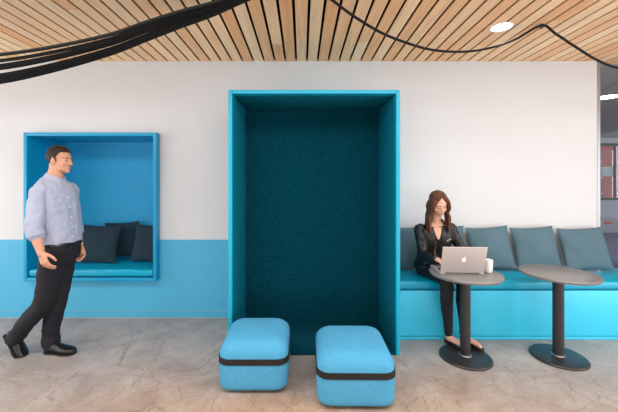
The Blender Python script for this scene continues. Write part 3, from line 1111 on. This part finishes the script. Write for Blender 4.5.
hand(bm, wrL, tf_(84, 262, 2.95) - wrL, (-0.25, -0.9, -0.1), (0.9, -0.5, 0), 1.03, 0.42)
limb(bm, [T4(hipR, 0.075), T4((hipR + knR) / 2, 0.066), T4(knR, 0.05), T4((knR * 2 + anR) / 3, 0.05), T4(anR, 0.036)])
limb(bm, [T4(hipL, 0.075), T4((hipL + knL) / 2, 0.066), T4(knL, 0.05), T4((knL * 2 + anL) / 3, 0.05), T4(anL, 0.036)])
# feet: planted left, right rolling off its toes
hlL, toL = tf_(46, 352, 2.845), tf_(75.5, 353, 2.82)
hlL.z = toL.z = 0
toR = tf_(25.5, 355, 2.79); toR.z = 0
hlR = toR - Vector((0.272, -0.02, 0))
pR = rad(54)
limb(bm, [T4(anL, 0.036), T4(Vector((anL.x, anL.y, 0.05)), 0.03), T4(Vector((anL.x + 0.12, anL.y - 0.01, 0.04)), 0.02)], 4)
fR = toR + Vector((-0.05, 0.0, 0.05))
limb(bm, [T4(anR, 0.036), T4(anR * 0.6 + fR * 0.4 + Vector((-0.02, 0, 0)), 0.03), T4(fR, 0.02)], 4)
body = obj('body', remesh(bm, 0.0036, 3), M['skin_m'], man, True)
bt = bvh_of(body)
face_bits(Hm, bt, 0.98, man, M['hair_m'], M['lips_m'])
# shirt
bm = NB()
loft(bm, [TO(54.6, 177.5, 0.07, 0.066, ay, 0.25), TO(54.7, 180.5, 0.105, 0.078, ay, 0.2), TO(55, 184.5, 0.155, 0.092, ay, 0.1), TO(55.5, 190, 0.182, 0.106), TO(56.3, 199, 0.182, 0.122), TO(57, 209, 0.176, 0.13), TO(58.2, 222, 0.168, 0.13), TO(59.3, 234, 0.168, 0.132), TO(60, 241, 0.168, 0.13), TO(60.3, 244.5, 0.155, 0.118)])
cuR = elR + (wrR - elR) * 0.27
cuL = elL + (wrL - elL) * 0.32
def mw(co):
    # slack cotton: long slanting drape folds, finer creases towards the waist
    a_ = noise.noise(Vector((co.x * 11 + co.z * 6, co.y * 11, co.z * 4.5)))
    b_ = noise.noise(Vector((co.x * 26 - co.z * 16, co.y * 24 + co.z * 8, co.z * 11)))
    return 0.010 * (0.5 - abs(a_)) + 0.006 * b_
sh = obj('shirt', remesh(bm, 0.006, 5, 0.5, mw), M['shirt'], man, True)
for h_, a, c, s_ in ((shR, elR, cuR, 1), (shL, elL, cuL, -1)):
    bm = NB()
    limb(bm, [T4(h_ + Vector((0, 0.07 * s_, 0.012)), 0.04), T4(h_ + Vector((0, 0.03 * s_, 0.006)), 0.056), T4(h_ - Vector((0, 0.004 * s_, 0.02)), 0.061), T4(h_ * 0.6 + a * 0.4 - Vector((0.006, 0, 0)), 0.064), T4(a * 0.8 + h_ * 0.2, 0.062), T4(a, 0.06), T4(c, 0.056)], 6, 20)
    obj('sleeve', remesh(bm, 0.006, 5, 0.5, mw), M['shirt'], sh, True)
for a, c, r in ((elR, cuR, 0.058), (elL, cuL, 0.056)):
    d = (c - a).normalized()
    bb = NB(); tube(bb, [T4(c - d * 0.026, r - 0.006), T4(c - d * 0.024, r + 0.003), T4(c + d * 0.016, r + 0.004), T4(c + d * 0.02, r - 0.004), T4(c + d * 0.016, r - 0.014)], 24); obj('cuff', bb, M['shirt'], sh, 60)
st = bvh_of(sh)
Ht = Frame(tf_(57.5, 205), ay)
bb = patch(st, Ht, lambda s, q: ((s - 0.5) * 0.032 - 0.004, 0.19 - 0.51 * q), 2, 26, 0.0025); obj('placket', bb, M['shirt'], sh, 50)
for i in range(5):
    h = st.ray_cast(Ht(0.5, -0.004, 0.07 - i * 0.085), -Ht.f)[0]
    if h:
        bb = NB(); ell(bb, h + Ht.f * 0.003, (0.002, 0.0055, 0.0055), Ht.R, 12); obj('button', bb, M['white_plastic'], sh, True)
# collar: two turned-down wings round the neck
bb = NB(); rr = []
cc = tf_(55.2, 177.6)
HcR = Frame(cc, ay, rad(14))
for i in range(33):
    a = rad(-168 + 336 * i / 32) + PI
    fa = (abs(i - 16) / 16)
    dirv = HcR.f * math.cos(a) * 1.04 + HcR.l * math.sin(a) * 0.95
    e = fa ** 4
    top = cc + dirv * 0.067 + HcR.u * (0.03 - 0.022 * e)
    low = cc + dirv * (0.088 + 0.012 * e) + HcR.u * (-0.014 - 0.034 * e)
    inn = cc + dirv * 0.064 + HcR.u * (-0.02)
    rr.append([tuple(inn), tuple(top - dirv * 0.004), tuple(top + dirv * 0.003), tuple(low), tuple(low - dirv * 0.006)])
rings(bb, rr, True, True, True); obj('collar', bb, M['shirt'], sh, 60)
bb = patch(bt, Frame(tf_(56, 181), ay), lambda s, q: ((s - 0.5) * 0.05 * (1 - 0.6 * q), 0.012 - 0.05 * q), 4, 6, 0.004); obj('undershirt', bb, M['shirt_in'], man, True)
# trousers
bm = NB()
loft(bm, [TO(60.2, 241, 0.158, 0.118), TO(60.2, 248, 0.168, 0.125), TO(60, 256, 0.158, 0.112), TO(60, 263, 0.12, 0.085)])
cfL = anL + (knL - anL) * 0.0 + Vector((0, 0, -0.005))
limb(bm, [T4(hipL, 0.098), T4(hipL * 0.6 + knL * 0.4, 0.09), T4(knL + Vector((0.012, 0, 0.02)), 0.074), T4(knL * 0.5 + anL * 0.5 + Vector((-0.012, 0, 0)), 0.07), T4(anL + Vector((0, 0, 0.07)), 0.066), T4(anL + Vector((0.0, 0, 0.0)), 0.07), T4(anL + Vector((0.004, 0, -0.012)), 0.068)], 6, 20)
limb(bm, [T4(hipR, 0.098), T4(hipR * 0.6 + knR * 0.4, 0.09), T4(knR + Vector((0.012, 0, 0)), 0.074), T4(knR * 0.5 + anR * 0.5 + Vector((-0.01, 0, -0.012)), 0.07), T4(anR * 0.85 + knR * 0.15, 0.064), T4(anR + (anR - knR) * 0.02, 0.066)], 6, 20)
def tw(co):
    return 0.006 * noise.noise(Vector((co.x * 10, co.y * 10, co.z * 16))) + 0.006 * max(0, 1 - abs(co.z - 0.14) / 0.14) * noise.noise(Vector((co.x * 8, co.y * 8, co.z * 38)))
tr = obj('trousers', remesh(bm, 0.006, 5, 0.5, tw), M['trousers'], man, True)
bb = NB(); loft(bb, [TO(60.2, 241.2, 0.170, 0.128), TO(60.2, 242, 0.174, 0.132), TO(60.2, 244.2, 0.174, 0.132), TO(60.2, 245, 0.168, 0.126)], 40, 2); obj('belt', bb, M['shoe'], tr, 50)
shoe(man, hlL, toL, 0.0005, 1.12, M['shoe'])
shoe(man, hlR, toR, 0.0005, 1.12, M['shoe'], pR)
# hair: short back and sides, fuller on top
def hair_short(H, k):
    bm = NB()
    bmesh.ops.create_uvsphere(bm, u_segments=160, v_segments=100, radius=1)
    keep = []
    for v in bm.verts:
        x_, y_, z_ = v.co
        c = H.o
        f, l, u = x_ * 0.103 - 0.015, y_ * 0.0815, z_ * 0.088 + 0.038
        n_ = noise.noise(Vector((x_ * 7, y_ * 7, z_ * 3)))
        g = 1 + 0.02 * n_ + (0.07 if z_ > 0.45 else 0) * max(0, z_ - 0.45) + (0.05 * max(0, x_) * max(0, z_))
        line = 0.072 if f > 0.05 else (0.072 - (0.05 - f) * 1.5 if f > 0.018 else (-0.012 if f > -0.002 else (0.022 if f > -0.026 else -0.02 - (-0.026 - f) * 0.7)))
        v.co = H(f * g * k, l * g * k, u * g * k)
        if u < line: keep.append(v)
    bmesh.ops.delete(bm, geom=keep, context='VERTS')
    bmesh.ops.solidify(bm, geom=bm.faces[:], thickness=0.009)
    return bm
hm = hair_short(Hm, 0.98); obj('hair', hm, M['hair_m'], man, True)

# ---- seated woman ------------------------------------------------
woman = thing('person', 'woman with long auburn hair in black leather jacket typing on the bench', 'person', (1.32, 3.2, 0))
wy = rad(-97)
Hw = Frame(P(438.8, 204.2, 3.06), rad(-90), rad(22), rad(4))
kw = 0.93
pv = P(432.5, 266, 3.26)
wsR, wsL = P(419.5, 229.5, 3.16), P(450.5, 228.5, 3.16)
weR, wwR = P(423, 254.5, 3.12), P(436.5, 259.4, 2.93)
weL, wwL = P(462, 250.5, 3.10), P(462, 259.4, 2.93)
whR, whL = P(427.5, 265.2, 3.25), P(441, 265.2, 3.25)
wkR, waR = P(446.5, 281.8, 2.885), P(448.5, 335, 2.965)
wkL, waL = P(463, 281.8, 2.885), P(463.5, 333.5, 2.965)
WT = lambda px, py, w, dp, Y, lean=0.0: tuple(P(px, py, Y)) + (w, dp, wy, lean)
bm = NB()
head(bm, Hw, kw, False)
limb(bm, [T4(Hw(-0.02, 0, -0.045), 0.046), T4(Hw(-0.03, 0, -0.085), 0.045), T4(P(435.5, 222.5, 3.15), 0.05)], 4)
loft(bm, [WT(435.5, 221, 0.05, 0.045, 3.155), WT(435, 226, 0.11, 0.06, 3.16), WT(435, 234, 0.13, 0.08, 3.165), WT(434.5, 246, 0.125, 0.085, 3.19), WT(433.5, 257, 0.12, 0.085, 3.23), WT(432.5, 266, 0.14, 0.1, 3.26), WT(432.5, 271, 0.13, 0.1, 3.26)])
for a, e, w_ in ((wsR, weR, wwR), (wsL, weL, wwL)):
    limb(bm, [T4(a, 0.036), T4((a + e) / 2, 0.033), T4(e, 0.032), T4((e * 2 + w_) / 3, 0.032), T4(w_, 0.022)])
hand(bm, wwR, Vector((0.25, -0.9, -0.02)), (0.1, -0.1, -1), (1, 0.2, 0), 0.86, 0.24)
hand(bm, wwL, Vector((-0.25, -0.9, -0.02)), (-0.1, -0.1, -1), (-1, 0.2, 0), 0.86, 0.24)
for h, k_, a in ((whR, wkR, waR), (whL, wkL, waL)):
    limb(bm, [T4(h, 0.06), T4((h + k_) / 2, 0.05), T4(k_ + Vector((0, 0.012, 0)), 0.036), T4((k_ * 2 + a) / 3 + Vector((0, 0.006, 0)), 0.034), T4(a, 0.028)])
fz = 0.0235
htR, ttR = Vector((waR.x - 0.012, waR.y + 0.035, 0)), Vector((waR.x + 0.07, waR.y - 0.125, 0))
htL, ttL = Vector((waL.x + 0.0, waL.y + 0.035, 0)), Vector((waL.x + 0.095, waL.y - 0.155, 0))
for a, hh, tt in ((waR, htR, ttR), (waL, htL, ttL)):
    d = (tt - hh).normalized()
    limb(bm, [T4(a, 0.031), T4(Vector((a.x, a.y, fz + 0.05)) + d * 0.012, 0.031), T4(hh + d * 0.13 + Vector((0, 0, fz + 0.038)), 0.026), T4(hh + d * 0.185 + Vector((0, 0, fz + 0.026)), 0.018)], 4)
body = obj('body', remesh(bm, 0.0034, 3), M['skin_f'], woman, True)
bt = bvh_of(body)
face_bits(Hw, bt, kw, woman, M['hair_f'], M['lips'], True)
# jacket
bm = NB()
loft(bm, [WT(435.5, 222.8, 0.06, 0.05, 3.165), WT(435.2, 225.2, 0.115, 0.068, 3.168), WT(435, 229, 0.152, 0.088, 3.17), WT(434.8, 236, 0.158, 0.112, 3.17), WT(434.3, 244, 0.152, 0.116, 3.185), WT(433.5, 253, 0.148, 0.112, 3.215), WT(432.8, 262, 0.165, 0.124, 3.25), WT(432.5, 267, 0.172, 0.13, 3.26)])
for a, e, w_, s in ((wsR, weR, wwR, 1), (wsL, weL, wwL, -1)):
    limb(bm, [T4(a + Vector((0.03 * s, 0, 0)), 0.05), T4(a, 0.054), T4(a * 0.6 + e * 0.4, 0.052), T4(e * 0.85 + a * 0.15, 0.048), T4(e, 0.047), T4(e * 0.5 + w_ * 0.5, 0.043), T4(w_ + (e - w_).normalized() * 0.012, 0.036)], 6, 20)
def jw(co):
    return 0.005 * noise.noise(Vector((co.x * 14, co.y * 14, co.z * 22))) + 0.004 * noise.noise(Vector((co.x * 30, co.y * 30, co.z * 50)))
jk = obj('jacket', remesh(bm, 0.005, 4, 0.5, jw), M['leather'], woman, True)
jt = bvh_of(jk)
Hj = Frame(P(435, 236, 3.17), wy)
# open neckline: skin V, dark top, lapels, zip
bb = patch(jt, Hj, lambda s, q: ((s - 0.5) * 0.08 * (1 - q) ** 0.8, 0.098 - 0.125 * q), 8, 10, 0.0035); obj('chest_skin', bb, M['skin_f'], woman, True)
bb = patch(jt, Hj, lambda s, q: ((s - 0.5) * (0.02 + 0.05 * q), -0.012 - 0.05 * q), 6, 6, 0.004); obj('inner_top', bb, M['top_dark'], woman, True)
for sgn in (-1, 1):
    def lap(s, q, sgn=sgn):
        x0 = 0.036 * (1 - q) + 0.012
        wd = 0.078 * (1 - q) ** 0.6 + 0.004
        return (sgn * (x0 + wd * s), 0.1 - 0.19 * q - 0.035 * s * (1 - q))
    bb = patch(jt, Hj, lap, 6, 12, 0.007, lift=0.006); obj('lapel', bb, M['leather'], jk, 50)
bb = patch(jt, Hj, lambda s, q: ((s - 0.5) * 0.008 - 0.022, -0.04 - 0.2 * q), 1, 24, 0.005); obj('zip', bb, M['zip'], jk)
bb = patch(jt, Hj, lambda s, q: (0.06 + 0.075 * s, -0.035 + 0.028 * s + (q - 0.5) * 0.008), 10, 1, 0.005); obj('pocket_zip', bb, M['zip'], jk)
bb = NB(); loft(bb, [WT(432.5, 263.5, 0.172, 0.131, 3.252), WT(432.5, 264.2, 0.178, 0.136, 3.254), WT(432.5, 267.2, 0.181, 0.138, 3.258), WT(432.5, 268.2, 0.172, 0.13, 3.26)], 40, 2); obj('hem_band', bb, M['leather'], jk, 50)
for e, w_ in ((weR, wwR), (weL, wwL)):
    d = (w_ - e).normalized()
    bb = NB(); tube(bb, [T4(w_ - d * 0.045, 0.036), T4(w_ - d * 0.042, 0.041), T4(w_ - d * 0.006, 0.039), T4(w_ - d * 0.004, 0.03)], 24); obj('cuff', bb, M['leather'], jk, 50)
bb = NB(); rr = []
cw = P(435.6, 223.2, 3.165)
Hk = Frame(cw, wy, rad(14))
for i in range(29):
    a = rad(-132 + 264 * i / 28) + PI
    e = (abs(i - 14) / 14) ** 3
    dv = Hk.f * math.cos(a) + Hk.l * math.sin(a) * 1.05
    rr.append([tuple(cw + dv * 0.066 - Hk.u * 0.03), tuple(cw + dv * 0.062 + Hk.u * (0.034 - 0.02 * e)), tuple(cw + dv * 0.07 + Hk.u * (0.036 - 0.02 * e)),
               tuple(cw + dv * (0.094 + 0.01 * e) - Hk.u * (0.008 + 0.03 * e)), tuple(cw + dv * (0.088 + 0.01 * e) - Hk.u * (0.016 + 0.03 * e))])
rings(bb, rr); obj('collar', bb, M['leather'], jk, 60)
# trousers
bm = NB()
loft(bm, [WT(432.5, 263, 0.15, 0.112, 3.255), WT(432.5, 268, 0.165, 0.12, 3.26), WT(432.8, 273, 0.16, 0.12, 3.262)], 40, 4)
for h, k_, a in ((whR, wkR, waR), (whL, wkL, waL)):
    limb(bm, [T4(h + Vector((0, 0.03, 0)), 0.078), T4(h * 0.7 + k_ * 0.3, 0.076), T4(h * 0.35 + k_ * 0.65, 0.066), T4(k_ + Vector((0, 0.015, 0.004)), 0.06), T4(k_ * 0.85 + a * 0.15, 0.056), T4(k_ * 0.6 + a * 0.4 + Vector((0, 0.012, 0)), 0.054), T4(k_ * 0.25 + a * 0.75, 0.041), T4(a + Vector((0, 0, 0.012)), 0.036)], 6, 20)
obj('trousers', remesh(bm, 0.005, 5, 0.5, wrk(0.0035, 16, 4, 1.4)), M['denim_black'], woman, True)
for hh, tt in ((htR, ttR), (htL, ttL)):
    shoe(woman, hh, tt, fz, 0.86, M['shoe'], 0, True, 0.008)
# long hair: cap parted off-centre, locks falling to the chest on both sides
bm = NB()
k = kw
for c, r in (((-0.031, 0, 0.049), (0.1, 0.087, 0.083)), ((-0.045, 0, 0.0), (0.075, 0.086, 0.1)), ((-0.06, 0, -0.06), (0.05, 0.075, 0.09))):
    ell(bm, Hw(*[x_ * k for x_ in c]), [x_ * k for x_ in r], Hw.R, 28)
rl = random.Random(11)
for sgn in (-1, 1):
    for i in range(17):
        q = i / 16
        a0 = Hw(k * (0.062 - 0.1 * q), sgn * k * (0.02 + 0.012 * rl.random()), k * (0.107 - 0.02 * q - 0.02 * (q < 0.15)))
        a1 = Hw(k * (0.058 - 0.1 * q), sgn * k * (0.066 + 0.012 * math.sin(q * PI)), k * (0.045))
        a2 = Hw(k * (0.044 - 0.1 * q), sgn * k * (0.085 + 0.008 * rl.random()), k * (-0.03))
        base = Hw(k * (0.036 - 0.09 * q), sgn * k * (0.083), k * (-0.085))
        drop = Vector((base.x + sgn * 0.014 + rl.uniform(-0.008, 0.008), base.y - 0.005, base.z - 0.06))
        tip = Vector((base.x + sgn * 0.018 + rl.uniform(-0.016, 0.016), base.y - 0.02 + 0.03 * q, base.z - 0.155 - rl.uniform(0, 0.035)))
        limb(bm, [T4(a0, 0.012), T4(a1, 0.016), T4(a2, 0.016), T4(base, 0.016), T4(drop, 0.014), T4(tip, 0.005)], 5, 10)
hb = remesh(bm, 0.0042, 2, 0.5, lambda co: 0.0022 * noise.noise(Vector((co.x * 90, co.y * 90, co.z * 9))))
obj('hair', hb, M['hair_f'], woman, True)

# ------------------------------------------------------------------ light
w = bpy.data.worlds.new('daylight')
S.world = w
w.use_nodes = True
w.node_tree.nodes['Background'].inputs['Color'].default_value = (0.93, 0.97, 1.0, 1)
w.node_tree.nodes['Background'].inputs['Strength'].default_value = 0.6


def area(name, loc, target, sx, sy, power, col=(1, 1, 1)):
    l = bpy.data.lights.new(name, 'AREA')
    l.shape = 'RECTANGLE'
    l.size, l.size_y = sx, sy
    l.energy = power
    l.color = col
    o = bpy.data.objects.new(name, l)
    C.objects.link(o)
    o.location = loc
    o.rotation_euler = (Vector(target) - Vector(loc)).to_track_quat('-Z', 'Y').to_euler()
    return o


area('window_light_left', (-5.6, 1.0, 1.2), (0, 1.3, 1.7), 3.4, 2.2, 66, (0.86, 0.93, 1))
area('window_light_right', (5.0, 0.05, 1.2), (0, 0.35, 1.6), 3.0, 2.2, 82, (0.92, 0.96, 1))
area('rear_fill', (0.0, -4.6, 1.0), (0, 1.5, 2.6), 9.0, 1.8, 95, (0.92, 0.96, 1))  # unseen area light added behind the camera to lift ceiling and wall
area('overhead_fill', (0.0, 1.2, 2.78), (0, 1.3, 0), 9.0, 1.0, 110, (0.92, 0.96, 1))  # added overhead area light without a fitting, brightens floor and pouf tops
area('far_room_fill', (8.6, 6.3, 2.77), (8.6, 6.3, 0), 3.0, 1.2, 60, (0.92, 0.95, 1))  # added area light, apart from the visible fixture, to brighten the far room
area('outside_fill', (13.2, 10.4, 1.9), (9, 10.2, 1.6), 1.4, 2.6, 260, (1, 0.98, 0.95))  # area light added out of view to brighten the red column
sp = bpy.data.lights.new('downlight_beam', 'SPOT')
sp.energy = 12; sp.spot_size = rad(100); sp.spot_blend = 0.8; sp.shadow_soft_size = 0.06; sp.color = (1, 0.95, 0.88)
so = bpy.data.objects.new('downlight_beam', sp); C.objects.link(so); so.location = (d1.x, d1.y, CZ - 0.02)

# ------------------------------------------------------------------ camera
cam = bpy.data.cameras.new('camera')
cam.sensor_width = 36
cam.lens = F / 618 * 36
cam.shift_x = (309 - CX) / 618
cam.shift_y = -(206 - CY) / 618
cam.clip_start = 0.05
co = bpy.data.objects.new('camera', cam)
C.objects.link(co)
co.location = (0, 0, HC)
co.rotation_euler = (PI / 2, 0, 0)
S.camera = co
S.view_settings.view_transform = 'Standard'
S.view_settings.look = 'None'
S.view_settings.gamma = 1
S.view_settings.exposure = 0.55
